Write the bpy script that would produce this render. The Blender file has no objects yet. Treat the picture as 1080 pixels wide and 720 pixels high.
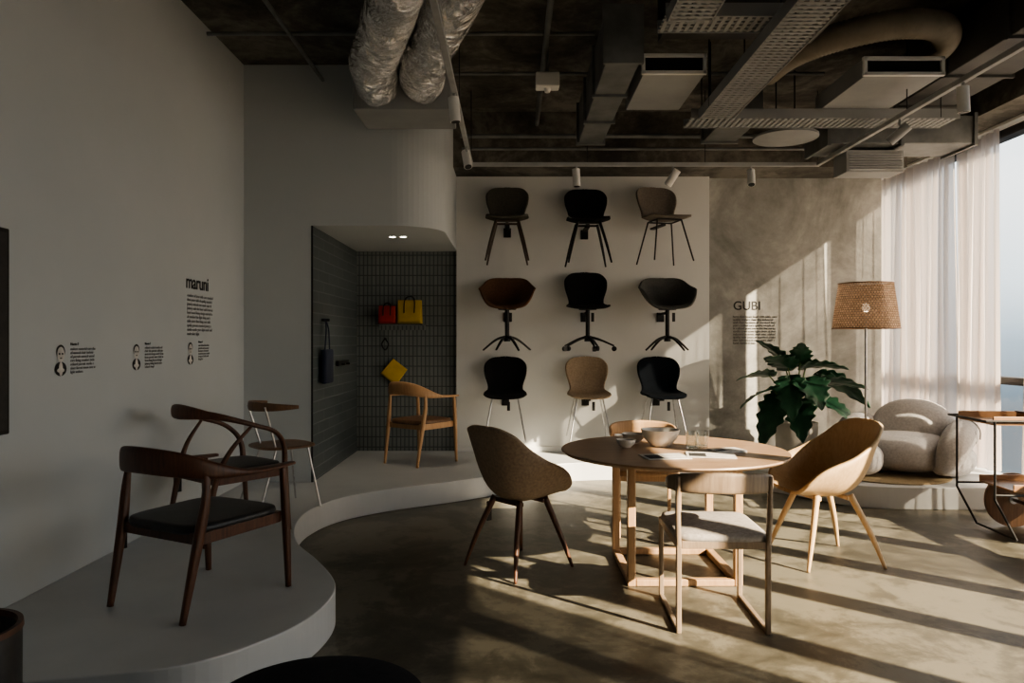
import bpy, math, random
from mathutils import Vector, Matrix
random.seed(7)
S = bpy.context.scene
COL = S.collection

# ---------------------------------------------------------------- materials
def newmat(name):
    m = bpy.data.materials.new(name); m.use_nodes = True
    nt = m.node_tree; b = nt.nodes.get('Principled BSDF')
    return m, nt, b
def N(nt, t, **kw):
    n = nt.nodes.new(t)
    for k, v in kw.items(): setattr(n, k, v)
    return n
def ramp(nt, fac, stops):
    r = N(nt, 'ShaderNodeValToRGB'); e = r.color_ramp.elements
    while len(e) < len(stops): e.new(0.5)
    for i, (p, c) in enumerate(stops):
        e[i].position = p; e[i].color = (*c, 1)
    nt.links.new(fac, r.inputs[0]); return r.outputs[0]
def coords(nt, scale=(1, 1, 1), kind='Object'):
    tc = N(nt, 'ShaderNodeTexCoord'); mp = N(nt, 'ShaderNodeMapping')
    mp.inputs['Scale'].default_value = scale
    nt.links.new(tc.outputs[kind], mp.inputs[0]); return mp.outputs[0]
def noise(nt, vec, scale, detail=6, rough=.55, dist=0):
    n = N(nt, 'ShaderNodeTexNoise'); n.inputs['Scale'].default_value = scale
    n.inputs['Detail'].default_value = detail; n.inputs['Roughness'].default_value = rough
    n.inputs['Distortion'].default_value = dist
    nt.links.new(vec, n.inputs['Vector']); return n.outputs[0]
def bump(nt, b, h, s=.2, d=.01):
    n = N(nt, 'ShaderNodeBump'); n.inputs['Strength'].default_value = s; n.inputs['Distance'].default_value = d
    nt.links.new(h, n.inputs['Height']); nt.links.new(n.outputs[0], b.inputs['Normal'])
def mottled(name, c1, c2, scale=3, rough=.8, bs=.15, bd=.004, stretch=(1, 1, 1), metal=0, detail=6, lo=.35, hi=.65, spec=.5):
    m, nt, b = newmat(name)
    v = coords(nt, stretch); n = noise(nt, v, scale, detail)
    nt.links.new(ramp(nt, n, [(lo, c1), (hi, c2)]), b.inputs['Base Color'])
    b.inputs['Roughness'].default_value = rough; b.inputs['Metallic'].default_value = metal
    b.inputs['Specular IOR Level'].default_value = spec
    if bs: bump(nt, b, noise(nt, v, scale * 12, 3), bs, bd)
    return m
def wood(name, c1, c2, rough=.42, stretch=(14, 14, 1.3)):
    m, nt, b = newmat(name)
    v = coords(nt, stretch); n = noise(nt, v, 3.2, 8, .6, 1.2)
    nt.links.new(ramp(nt, n, [(.3, c1), (.7, c2)]), b.inputs['Base Color'])
    b.inputs['Roughness'].default_value = rough
    bump(nt, b, n, .12, .002)
    return m
def fabric(name, c, rough=.95, k=.75):
    return mottled(name, tuple(x * k for x in c), c, 60, rough, .5, .002, spec=.2)

M = {}
M['wall'] = mottled('plaster_wall', (.485, .52, .535), (.52, .55, .56), 1.2, .85, .08, .003)
M['wallw'] = mottled('display_wall_paint', (.64, .65, .64), (.69, .695, .68), 1.5, .85, .05, .002)
M['plat'] = mottled('platform_microcement', (.50, .52, .53), (.58, .595, .60), 1.8, .38, .05, .002)
M['walnut'] = wood('walnut', (.052, .022, .012), (.12, .05, .026))
M['walnut2'] = wood('walnut_light', (.13, .07, .038), (.24, .135, .075))
M['oak'] = wood('oak', (.36, .215, .115), (.52, .34, .19))
M['oakh'] = wood('oak_horizontal', (.25, .155, .095), (.38, .255, .16), .35, (1.5, 16, 16))
M['oakwarm'] = wood('oak_warm', (.44, .25, .12), (.58, .36, .19))
M['oakpale'] = wood('oak_pale', (.50, .33, .18), (.62, .44, .25))
M['oakdull'] = wood('oak_smoked', (.20, .145, .10), (.31, .235, .165))
M['darkwood'] = wood('dark_stained_wood', (.045, .032, .024), (.09, .065, .048))
M['blk'] = mottled('black_metal', (.012, .012, .013), (.02, .02, .02), 20, .45, 0, metal=.3)
M['leather'] = mottled('black_leather', (.012, .013, .014), (.024, .024, .025), 30, .42, .3, .002)
M['steel'] = mottled('brushed_steel', (.42, .42, .43), (.55, .55, .56), 30, .28, 0, metal=1)
M['white'] = mottled('white_enamel', (.72, .72, .70), (.78, .78, .76), 4, .45, 0)
M['ceram'] = mottled('ceramic_glaze', (.70, .67, .62), (.79, .76, .70), 8, .3, .05)
M['galv'] = mottled('galvanised_duct', (.13, .138, .138), (.21, .22, .22), 5, .5, .05, .003, metal=.3)
M['galvd'] = mottled('dark_duct', (.045, .045, .043), (.08, .08, .075), 4, .6, .05, .003)
M['ductp'] = mottled('painted_duct', (.26, .27, .27), (.33, .34, .338), 2, .6, .03, .002)
M['duct_shade'] = mottled('duct_opening_shade', (.004, .004, .004), (.008, .008, .008), 5, .9, 0)  # near-black colour standing for the shade inside the air outlets
M['track'] = mottled('track_grey', (.34, .35, .35), (.42, .43, .43), 8, .5, 0)
M['chgreen'] = fabric('shell_olive_grey', (.105, .10, .082))
M['chblack'] = fabric('shell_black', (.016, .016, .017))
M['chtaupe'] = fabric('shell_taupe', (.23, .20, .165))
M['chbrown'] = fabric('shell_brown', (.16, .085, .05))
M['chgrey'] = fabric('shell_charcoal', (.12, .12, .112))
M['chbeige'] = fabric('shell_beige', (.44, .34, .24))
M['chnavy'] = fabric('shell_navy_velvet', (.010, .014, .020))
M['dkbrown'] = fabric('bucket_taupe_fabric', (.34, .26, .19))
M['seatgrey'] = fabric('seat_grey_wool', (.40, .37, .34))
M['boucle'] = mottled('boucle_grey', (.42, .41, .41), (.54, .525, .52), 55, .95, .6, .004)
M['yellow'] = mottled('yellow_leather', (.50, .33, .02), (.60, .40, .03), 9, .5, .1)
M['red'] = mottled('red_leather', (.40, .025, .015), (.5, .035, .02), 9, .5, .1)
M['navyb'] = mottled('navy_canvas', (.010, .016, .035), (.016, .024, .05), 9, .8, .1)
M['pot'] = mottled('plant_pot_plaster', (.55, .53, .49), (.65, .63, .58), 6, .8, .15)
M['soil'] = mottled('soil', (.02, .014, .01), (.05, .035, .025), 30, 1, .8, .01)
M['stem'] = mottled('plant_stem', (.05, .10, .025), (.09, .16, .05), 10, .6, 0)
M['ink'] = mottled('text_ink', (.02, .02, .022), (.03, .03, .03), 5, .8, 0)
M['ink2'] = mottled('text_ink_grey', (.20, .205, .21), (.24, .24, .24), 5, .8, 0)
M['paper'] = mottled('printed_paper', (.45, .44, .42), (.72, .70, .66), 14, .6, 0)
M['mull'] = mottled('window_frame_dark', (.03, .03, .032), (.045, .045, .047), 8, .5, 0)
M['rug'] = fabric('woven_rug', (.34, .27, .17))
M['pouf'] = fabric('dark_navy_felt', (.02, .022, .027))
M['shelfo'] = wood('trolley_wood', (.26, .14, .07), (.38, .22, .12), .35, (1.5, 16, 16))

def mk_floor():
    m, nt, b = newmat('polished_concrete_floor')
    v = coords(nt); n1 = noise(nt, v, .8, 10, .7, .8); n2 = noise(nt, v, 4.2, 10, .75, .5)
    mx = N(nt, 'ShaderNodeMath', operation='MULTIPLY_ADD'); nt.links.new(n2, mx.inputs[0]); mx.inputs[1].default_value = .85
    nt.links.new(n1, mx.inputs[2])
    nt.links.new(ramp(nt, mx.outputs[0], [(.76, (.052, .048, .036)), (.91, (.100, .092, .070)), (1.0, (.17, .157, .122))]), b.inputs['Base Color'])
    r = N(nt, 'ShaderNodeMapRange'); nt.links.new(n2, r.inputs[0]); r.inputs[3].default_value = .28; r.inputs[4].default_value = .55
    nt.links.new(r.outputs[0], b.inputs['Roughness'])
    bump(nt, b, noise(nt, v, 9, 5), .08, .004)
    return m
def mk_conc(name, dark, mid, light, s=1.0, rough=.85):
    m, nt, b = newmat(name)
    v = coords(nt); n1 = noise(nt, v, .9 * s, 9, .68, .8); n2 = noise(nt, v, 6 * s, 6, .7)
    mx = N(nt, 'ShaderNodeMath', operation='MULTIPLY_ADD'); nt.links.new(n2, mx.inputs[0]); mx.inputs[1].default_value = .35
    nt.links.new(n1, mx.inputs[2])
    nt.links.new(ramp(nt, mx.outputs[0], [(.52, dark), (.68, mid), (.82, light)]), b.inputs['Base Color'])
    b.inputs['Roughness'].default_value = rough
    bump(nt, b, mx.outputs[0], .4, .015)
    return m
M['floor'] = mk_floor()
M['conc'] = mk_conc('concrete_wall_mat', (.18, .18, .17), (.28, .28, .265), (.40, .395, .375))
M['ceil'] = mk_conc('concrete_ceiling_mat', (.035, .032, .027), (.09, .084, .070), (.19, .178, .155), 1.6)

def mk_tile(name, axis, bw, rh, off, c1, c2, mortar, ms=.006):
    m, nt, b = newmat(name)
    tc = N(nt, 'ShaderNodeTexCoord'); sp = N(nt, 'ShaderNodeSeparateXYZ'); cb = N(nt, 'ShaderNodeCombineXYZ')
    nt.links.new(tc.outputs['Object'], sp.inputs[0])
    nt.links.new(sp.outputs[axis], cb.inputs[0]); nt.links.new(sp.outputs[2], cb.inputs[1])
    br = N(nt, 'ShaderNodeTexBrick'); br.offset = off
    nt.links.new(cb.outputs[0], br.inputs['Vector'])
    br.inputs['Color1'].default_value = (*c1, 1); br.inputs['Color2'].default_value = (*c2, 1); br.inputs['Mortar'].default_value = (*mortar, 1)
    br.inputs['Scale'].default_value = 1; br.inputs['Mortar Size'].default_value = ms; br.inputs['Brick Width'].default_value = bw; br.inputs['Row Height'].default_value = rh
    nt.links.new(br.outputs['Color'], b.inputs['Base Color']); b.inputs['Roughness'].default_value = .4
    inv = N(nt, 'ShaderNodeMath', operation='SUBTRACT'); inv.inputs[0].default_value = 1; nt.links.new(br.outputs['Fac'], inv.inputs[1])
    bump(nt, b, inv.outputs[0], .5, .006)
    return m
M['tileS'] = mk_tile('slate_long_tiles', 1, .36, .095, .5, (.070, .086, .092), (.088, .104, .108), (.16, .175, .18), .005)
M['tileB'] = mk_tile('slate_stick_tiles', 0, .045, .11, 0, (.16, .18, .178), (.19, .21, .206), (.07, .08, .08), .006)

def mk_curtain():
    m, nt, b = newmat('sheer_curtain'); nt.nodes.remove(b)
    out = nt.nodes['Material Output']
    d = N(nt, 'ShaderNodeBsdfDiffuse'); t = N(nt, 'ShaderNodeBsdfTranslucent'); p = N(nt, 'ShaderNodeBsdfTransparent')
    d.inputs[0].default_value = (.80, .74, .70, 1); t.inputs[0].default_value = (.94, .87, .83, 1)
    m1 = N(nt, 'ShaderNodeMixShader'); m1.inputs[0].default_value = .68
    nt.links.new(d.outputs[0], m1.inputs[1]); nt.links.new(t.outputs[0], m1.inputs[2])
    m2 = N(nt, 'ShaderNodeMixShader')
    v = coords(nt, (1, 1, 1)); n = noise(nt, v, 250, 2)
    mr = N(nt, 'ShaderNodeMapRange'); mr.inputs[3].default_value = .06; mr.inputs[4].default_value = .24; nt.links.new(n, mr.inputs[0])
    nt.links.new(mr.outputs[0], m2.inputs[0]); nt.links.new(m1.outputs[0], m2.inputs[1]); nt.links.new(p.outputs[0], m2.inputs[2])
    nt.links.new(m2.outputs[0], out.inputs[0]); return m
M['curtain'] = mk_curtain()
def mk_glass():
    m, nt, b = newmat('window_glass'); nt.nodes.remove(b); out = nt.nodes['Material Output']
    p = N(nt, 'ShaderNodeBsdfTransparent'); p.inputs[0].default_value = (.93, .96, .97, 1)
    g = N(nt, 'ShaderNodeBsdfGlossy'); g.inputs['Roughness'].default_value = .02
    mx = N(nt, 'ShaderNodeMixShader'); mx.inputs[0].default_value = .06
    nt.links.new(p.outputs[0], mx.inputs[1]); nt.links.new(g.outputs[0], mx.inputs[2]); nt.links.new(mx.outputs[0], out.inputs[0]); return m
M['glass'] = mk_glass()
def mk_tumbler():
    m, nt, b = newmat('tumbler_glass'); b.inputs['Transmission Weight'].default_value = 1; b.inputs['Roughness'].default_value = .02
    b.inputs['Base Color'].default_value = (.82, .86, .86, 1); return m
M['tumbler'] = mk_tumbler()
def mk_emit(name, c, s):
    m, nt, b = newmat(name); b.inputs['Emission Color'].default_value = (*c, 1); b.inputs['Emission Strength'].default_value = s; return m
M['led'] = mk_emit('downlight_led', (1, .93, .8), 14)
M['bulb'] = mk_emit('lamp_bulb', (1, .75, .5), 2.0)
def mk_shade():
    m, nt, b = newmat('woven_shade'); nt.nodes.remove(b); out = nt.nodes['Material Output']
    tc = N(nt, 'ShaderNodeTexCoord'); w = N(nt, 'ShaderNodeTexBrick'); mp = N(nt, 'ShaderNodeMapping')
    nt.links.new(tc.outputs['UV'], mp.inputs[0]); mp.inputs['Scale'].default_value = (64, 20, 1); nt.links.new(mp.outputs[0], w.inputs['Vector'])
    w.inputs['Scale'].default_value = 1; w.inputs['Brick Width'].default_value = 1; w.inputs['Row Height'].default_value = 1; w.inputs['Mortar Size'].default_value = .13
    w.inputs['Color1'].default_value = (.48, .35, .25, 1); w.inputs['Color2'].default_value = (.34, .24, .165, 1); w.inputs['Mortar'].default_value = (.18, .12, .085, 1)
    d = N(nt, 'ShaderNodeBsdfDiffuse'); t = N(nt, 'ShaderNodeBsdfTranslucent'); p = N(nt, 'ShaderNodeBsdfTransparent')
    nt.links.new(w.outputs[0], d.inputs[0]); nt.links.new(w.outputs[0], t.inputs[0])
    mx = N(nt, 'ShaderNodeMixShader'); mx.inputs[0].default_value = .45
    nt.links.new(d.outputs[0], mx.inputs[1]); nt.links.new(t.outputs[0], mx.inputs[2])
    k = N(nt, 'ShaderNodeMath', operation='MULTIPLY'); k.inputs[1].default_value = .35; nt.links.new(w.outputs['Fac'], k.inputs[0])
    m2 = N(nt, 'ShaderNodeMixShader'); nt.links.new(k.outputs[0], m2.inputs[0]); nt.links.new(mx.outputs[0], m2.inputs[1]); nt.links.new(p.outputs[0], m2.inputs[2])
    nt.links.new(m2.outputs[0], out.inputs[0]); return m
M['shade'] = mk_shade()
def mk_foil():
    m, nt, b = newmat('crinkled_foil'); b.inputs['Metallic'].default_value = 1; b.inputs['Base Color'].default_value = (.85, .84, .83, 1)
    b.inputs['Roughness'].default_value = .22
    v = coords(nt, (1, 1, 1)); bump(nt, b, noise(nt, v, 5, 5, .6, 2.2), 1.0, .12); return m
M['foil'] = mk_foil()
def mk_leaf():
    m, nt, b = newmat('leaf_green'); v = coords(nt)
    nt.links.new(ramp(nt, noise(nt, v, 7), [(.35, (.014, .05, .03)), (.7, (.035, .11, .06))]), b.inputs['Base Color'])
    b.inputs['Roughness'].default_value = .35; return m
M['leaf'] = mk_leaf()

# ---------------------------------------------------------------- geometry helpers
def empty(name, loc=(0, 0, 0), rz=0):
    e = bpy.data.objects.new(name, None); e.location = loc; e.rotation_euler = (0, 0, rz); e.empty_display_size = .1
    COL.objects.link(e); return e
def mesh(name, vs, fs, mat, parent=None, smooth=True, bev=0, sub=0, sol=0, loc=None, rot=None, seg=2):
    me = bpy.data.meshes.new(name); me.from_pydata([tuple(v) for v in vs], [], fs); me.validate(); me.update()
    import bmesh
    bm = bmesh.new(); bm.from_mesh(me); bmesh.ops.recalc_face_normals(bm, faces=bm.faces); bm.to_mesh(me); bm.free()
    if smooth:
        for p in me.polygons: p.use_smooth = True
    o = bpy.data.objects.new(name, me); COL.objects.link(o)
    me.materials.append(M[mat] if isinstance(mat, str) else mat)
    if parent: o.parent = parent
    if loc: o.location = loc
    if rot: o.rotation_euler = rot
    if sol:
        s = o.modifiers.new('s', 'SOLIDIFY'); s.thickness = sol; s.offset = 0
    if bev:
        b = o.modifiers.new('b', 'BEVEL'); b.width = bev; b.segments = seg; b.limit_method = 'ANGLE'
    if sub:
        s = o.modifiers.new('ss', 'SUBSURF'); s.levels = sub; s.render_levels = sub
    return o
def boxdata(c, s, R=None):
    vs = []
    for x in (-.5, .5):
        for y in (-.5, .5):
            for z in (-.5, .5):
                v = Vector((x * s[0], y * s[1], z * s[2]))
                if R is not None: v = R @ v
                vs.append(v + Vector(c))
    fs = [(0, 1, 3, 2), (4, 6, 7, 5), (0, 4, 5, 1), (2, 3, 7, 6), (0, 2, 6, 4), (1, 5, 7, 3)]
    return vs, fs
def box(name, c, s, mat, parent=None, bev=.004, rot=None):
    R = None
    if rot:
        from mathutils import Euler
        R = Euler(rot).to_matrix()
    vs, fs = boxdata(c, s, R); return mesh(name, vs, fs, mat, parent, False, bev)
def b2(name, a, b, mat, parent=None, bev=0):
    c = [(a[i] + b[i]) / 2 for i in range(3)]; s = [abs(b[i] - a[i]) for i in range(3)]
    return box(name, c, s, mat, parent, bev)
def boxes(name, lst, mat, parent=None, bev=.003):
    V = []; F = []
    for it in lst:
        vs, fs = boxdata(*it); o = len(V); V += vs; F += [tuple(i + o for i in f) for f in fs]
    return mesh(name, V, F, mat, parent, False, bev)
def cr(P, t):
    n = len(P) - 1; i = min(int(t * n), n - 1); f = t * n - i
    p = [P[max(i - 1, 0)], P[i], P[i + 1], P[min(i + 2, n)]]
    return [0.5 * (2 * b + (c - a) * f + (2 * a - 5 * b + 4 * c - d) * f * f + (-a + 3 * b - 3 * c + d) * f ** 3) for a, b, c, d in zip(*p)]
def sweepdata(pts, sizes, n=12, k=8, e=2.0, frame='up'):
    P = [list(p) for p in pts]; Z = [list(s) for s in sizes]
    if len(Z) == 1: Z = Z * len(P)
    cnt = (len(P) - 1) * k
    C = [Vector(cr(P, i / cnt)) for i in range(cnt + 1)]; W = [cr(Z, i / cnt) for i in range(cnt + 1)]
    V = []; F = []; side = None
    for i, c in enumerate(C):
        t = (C[min(i + 1, cnt)] - C[max(i - 1, 0)]).normalized()
        if frame == 'up':
            sd = t.cross(Vector((0, 0, 1)))
            if sd.length < .05: sd = side if side else Vector((1, 0, 0))
            sd.normalize()
        else:
            if side is None:
                sd = t.cross(Vector((0, 0, 1)))
                if sd.length < .1: sd = Vector((1, 0, 0)) - t * t.x
                sd.normalize()
            else: sd = (side - t * side.dot(t)).normalized()
        side = sd; up = sd.cross(t).normalized()
        for j in range(n):
            a = 2 * math.pi * j / n; ca, sa = math.cos(a), math.sin(a)
            x = math.copysign(abs(ca) ** (2 / e), ca) * max(W[i][0], .0005); y = math.copysign(abs(sa) ** (2 / e), sa) * max(W[i][1], .0005)
            V.append(c + sd * x + up * y)
    for i in range(cnt):
        for j in range(n):
            a = i * n + j; b = i * n + (j + 1) % n; F.append((a, b, b + n, a + n))
    F.append(tuple(range(n))); F.append(tuple(cnt * n + j for j in range(n)))
    return V, F
def sweep(name, pts, sizes, mat, parent=None, **kw):
    V, F = sweepdata(pts, sizes, **kw); return mesh(name, V, F, mat, parent, True)
def merge(lst):
    V = []; F = []
    for vs, fs in lst:
        o = len(V); V += list(vs); F += [tuple(i + o for i in f) for f in fs]
    return V, F
def rod(p0, p1, r0, r1=None, n=12, e=2.0):
    r1 = r0 if r1 is None else r1
    return sweepdata([p0, p1], [(r0, r0), (r1, r1)], n=n, k=1, e=e, frame='pt')
def rods(name, lst, mat, parent=None):
    V, F = merge([rod(*it) for it in lst]); o = mesh(name, V, F, mat, parent, True)
    m = o.modifiers.new('e', 'EDGE_SPLIT'); m.split_angle = math.radians(50); return o
def lathe(name, prof, mat, parent=None, loc=(0, 0, 0), n=40, closed_ends=False, sub=0, smooth=True):
    V = []; F = []
    for r, z in prof:
        for j in range(n):
            a = 2 * math.pi * j / n; V.append((loc[0] + r * math.cos(a), loc[1] + r * math.sin(a), loc[2] + z))
    for i in range(len(prof) - 1):
        for j in range(n):
            a = i * n + j; b = i * n + (j + 1) % n; F.append((a, b, b + n, a + n))
    o = mesh(name, V, F, mat, parent, smooth, sub=sub)
    m = o.modifiers.new('e', 'EDGE_SPLIT'); m.split_angle = math.radians(40); return o
def prism(name, outline, z0, z1, mat, parent=None, bev=.01, smooth=False):
    n = len(outline); V = [(x, y, z0) for x, y in outline] + [(x, y, z1) for x, y in outline]
    F = [tuple(range(n)), tuple(range(n, 2 * n))] + [(i, (i + 1) % n, n + (i + 1) % n, n + i) for i in range(n)]
    return mesh(name, V, F, mat, parent, smooth, bev)
def sprism(name, outline2, z0, z1, mat, parent=None, bulge=.02, round_=.02):
    n = len(outline2); cx = sum(p[0] for p in outline2) / n; cy = sum(p[1] for p in outline2) / n
    rings = [(.9, z0), (1 - round_, z0 + .003), (1, (z0 + z1) / 2), (1 - round_, z1 - .004), (.9, z1), (.6, z1 + bulge * .7), (.25, z1 + bulge)]
    V = []; F = []
    for s, z in rings:
        for x, y in outline2: V.append((cx + (x - cx) * s, cy + (y - cy) * s, z))
    for i in range(len(rings) - 1):
        for j in range(n):
            a = i * n + j; b = i * n + (j + 1) % n; F.append((a, b, b + n, a + n))
    F.append(tuple(range(n))); F.append(tuple((len(rings) - 1) * n + j for j in range(n)))
    return mesh(name, V, F, mat, parent, True)
def selipse(a, b, e=4, n=40, cx=0, cy=0, taper=0):
    o = []
    for j in range(n):
        t = 2 * math.pi * j / n; c, s = math.cos(t), math.sin(t)
        x = a * math.copysign(abs(c) ** (2 / e), c); y = b * math.copysign(abs(s) ** (2 / e), s)
        o.append((cx + x * (1 + taper * y / b), cy + y))
    return o
def shell(name, prof, mat, parent, th=.012, nu=22, nv=44, capf=.13, capb=.2, pw=2.2, cp=2.3):
    # prof rows: centre y, centre z, rim y, rim z, half width
    V = []; F = []
    for i in range(nv + 1):
        v = (1 - math.cos(math.pi * i / nv)) / 2
        y, z, ry, rz, w = cr(prof, v)
        k = 1
        if v < capf: k = max(1 - (1 - v / capf) ** cp, 0) ** (1 / cp)
        if v > 1 - capb: k = min(k, max(1 - (1 - (1 - v) / capb) ** cp, 0) ** (1 / cp))
        k = max(k, .03)
        for j in range(nu + 1):
            u = -1 + 2 * j / nu; uu = abs(u * k); f = uu ** pw
            V.append((u * k * w * (1 - .06 * uu ** 3), y + (ry - y) * f, z + (rz - z) * f))
    for i in range(nv):
        for j in range(nu):
            a = i * (nu + 1) + j; F.append((a, a + 1, a + nu + 2, a + nu + 1))
    return mesh(name, V, F, mat, parent, True, sol=th)
def superellipsoid(c, r, e1=.6, e2=.6, nu=32, nv=20, R=None):
    V = []; F = []
    f = lambda x, e: math.copysign(abs(x) ** e, x)
    for i in range(nv + 1):
        ph = -math.pi / 2 + math.pi * i / nv
        for j in range(nu):
            th = 2 * math.pi * j / nu
            p = Vector((r[0] * f(math.cos(ph), e1) * f(math.cos(th), e2), r[1] * f(math.cos(ph), e1) * f(math.sin(th), e2), r[2] * f(math.sin(ph), e1)))
            if R is not None: p = R @ p
            V.append(p + Vector(c))
    for i in range(nv):
        for j in range(nu):
            a = i * nu + j; b = i * nu + (j + 1) % nu; F.append((a, b, b + nu, a + nu))
    return V, F

# ---------------------------------------------------------------- room
H = 3.71; XL = -2.27; YB = 7.86; XW = 4.5; YF = -3.0; YJ = 8.75; HEAD = 3.3
b2('floor', (XL - .2, YF - .2, -.15), (XW + .2, YJ + .2, 0), 'floor')
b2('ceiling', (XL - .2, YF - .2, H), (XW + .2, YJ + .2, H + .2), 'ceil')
b2('wall_left', (XL - .2, YF, 0), (XL, YB, H), 'wall')
b2('wall_front', (XL - .2, YF - .2, 0), (XW + .2, YF, H), 'wall')
b2('wall_back', (2.13, YB, 0), (4.03, YB + .2, H), 'conc')
b2('wall_back_display', (-.60, YB - .08, .0), (2.13, YB + .2, H - .56), 'wallw')
b2('wall_back_recess', (3.9, YJ, 0), (XW + .2, YJ + .2, H), 'conc')
b2('wall_back_return', (3.85, YB + .2, 0), (4.03, YJ, H), 'conc')
b2('wall_niche_back', (-1.75, YB, 0), (-.60, YB + .2, 2.4), 'tileB')
b2('wall_niche_side', (-1.78, 6.11, 0), (-1.69, YB, 2.36), 'tileS')
b2('wall_niche_front', (XL, 6.10, 0), (-1.692, 6.2, 2.35), 'wall')
b2('trim_1', (-1.70, 6.098, .18), (-1.687, 6.112, 2.35), 'blk')
out = [(XL, 6.10), (-1.02, 6.10)]
R = .42
for i in range(1, 15):
    a = -math.pi / 2 + math.pi / 2 * i / 14
    out.append((-1.02 + R * math.cos(a), 6.10 + R + R * math.sin(a)))
out += [(-.60, YB + .1), (XL, YB + .1)]
prism('wall_niche_bulkhead', out, 2.35, H, 'wall', bev=.0)
b2('beam_back', (-.60, 7.35, H - .56), (4.03, YB + .2, H), 'ceil')
b2('beam_window', (XW - .5, YF, HEAD), (XW + .2, YJ, H + .01), 'ceil')
b2('baseboard_back', (-.59, YB - .095, .18), (2.12, YB - .08, .24), 'wallw')
edge = [(-2.268, 2.48), (-1.85, 2.50), (-1.49, 2.57), (-1.18, 2.67), (-.95, 2.93), (-.85, 3.22), (-.87, 3.55), (-1.06, 3.93), (-1.27, 4.27), (-1.40, 4.66),
        (-1.43, 5.08), (-1.29, 5.50), (-.93, 5.86), (-.48, 6.15), (-.07, 6.50), (.30, 6.92), (.80, 7.1), (1.6, 7.1), (2.1, 6.9), (2.5, 6.4), (2.85, 5.98), (3.3, 5.87), (3.9, 5.86), (4.44, 5.86)]
sm = [cr([list(p) for p in edge], i / 160) for i in range(161)]
g = .002
sm += [(4.44, YJ - g), (4.03 + g, YJ - g), (4.03 + g, YB - g), (2.13 + g, YB - g), (2.13 + g, YB - .08 - g), (-.6 - g, YB - .08 - g), (-.6 - g, YB - g), (-1.69 + g, YB - g), (-1.69 + g, 6.1 - g), (XL + g, 6.1 - g)]
prism('display_platform', sm, 0, .18, 'plat', bev=.006)
ys = [-2.4, -1.45, -.5, .45, 1.4, 2.35, 3.3, 4.25, 5.2, 6.15 - .1, 7.07, 8.0, YJ]
for i in range(len(ys) - 1):
    w = empty('window_%d' % (i + 1))
    b2('mullion', (XW - .06, ys[i] - .035, 0), (XW + .14, ys[i] + .035, HEAD), 'mull', w, .004)
    b2('transom', (XW - .05, ys[i] + .036, .98), (XW + .10, ys[i + 1] - .036, 1.05), 'mull', w, .004)
    b2('sill', (XW - .05, ys[i] + .036, 0), (XW + .08, ys[i + 1] - .036, .12), 'mull', w, .004)
    b2('head', (XW - .05, ys[i] + .036, HEAD - .08), (XW + .08, ys[i + 1] - .036, HEAD), 'mull', w, .004)
    mesh('pane', [(XW + .03, ys[i], .1), (XW + .03, ys[i + 1], .1), (XW + .03, ys[i + 1], HEAD - .05), (XW + .03, ys[i], HEAD - .05)], [(0, 1, 2, 3)], 'glass', w, False)
b2('wall_right', (XW - .02, YF, 0), (XW + .2, -2.44, H), 'wall')
def curtain(y0, y1, x=4.36, pl=.085, amp=.035):
    V = []; F = []; n = int((y1 - y0) / .008); m = 12
    for i in range(n + 1):
        y = y0 + (y1 - y0) * i / n
        for j in range(m + 1):
            z = .20 + (HEAD - .235) * j / m; k = 1 - .35 * j / m
            ph = y / pl * 2 * math.pi
            V.append((x + amp * k * math.sin(ph + .7 * math.sin(y * 5)) + .015 * math.sin(y * 9 + z), y + .02 * k * math.sin(ph * .5 + z), z))
    for i in range(n):
        for j in range(m): a = i * (m + 1) + j; F.append((a, a + 1, a + m + 2, a + m + 1))
    return V, F
for a, b, pl, am in ((6.44, 7.06, .10, .045), (7.085, 8.6, .12, .05), (4.45, 6.10, .10, .04), (-2.3, .2, .12, .045)):  # last two spans are out of view, added to dim sun on wall and floor
    V, F = curtain(a, b, 4.36, pl, am); o = mesh('sheer_curtain', V, F, 'curtain')
b2('curtain_rail', (4.31, -2.3, HEAD - .03), (4.41, YJ - .02, HEAD - .003), 'white', None, .003)

# ---------------------------------------------------------------- wall graphics
def text(name, body, loc, size, mat, rot, parent=None, sp=1.0, ls=1.0):
    c = bpy.data.curves.new(name, 'FONT'); c.body = body; c.size = size; c.extrude = .001; c.space_character = sp; c.space_line = ls
    c.materials.append(M[mat]); o = bpy.data.objects.new(name, c); o.location = loc; o.rotation_euler = rot; COL.objects.link(o)
    if parent: o.parent = parent
    return o
RL = (math.pi / 2, 0, math.pi / 2); RB = (math.pi / 2, 0, 0)
words = 'furniture crafted wood with care since then the design of chair and table quality hand made in forest material light comfort industrial refined years simple form natural joinery makers studio town pursuit of new standard living'.split()
def para(lines, n):
    L = []
    for _ in range(lines):
        s = ''
        while len(s) < n: s += random.choice(words) + ' '
        L.append(s[:n])
    L[-1] = L[-1][:n // 2]; return '\n'.join(L)
XT = XL + .003
g = empty('wall_lettering')
t = text('title', 'maruni', (XT, 5.01, 1.745), .14, 'ink', RL, g, .95)
t.data.offset = .0012
text('paragraph', para(10, 34), (XT, 5.03, 1.685), .030, 'ink2', RL, g, 1.0, 1.0)
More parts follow.
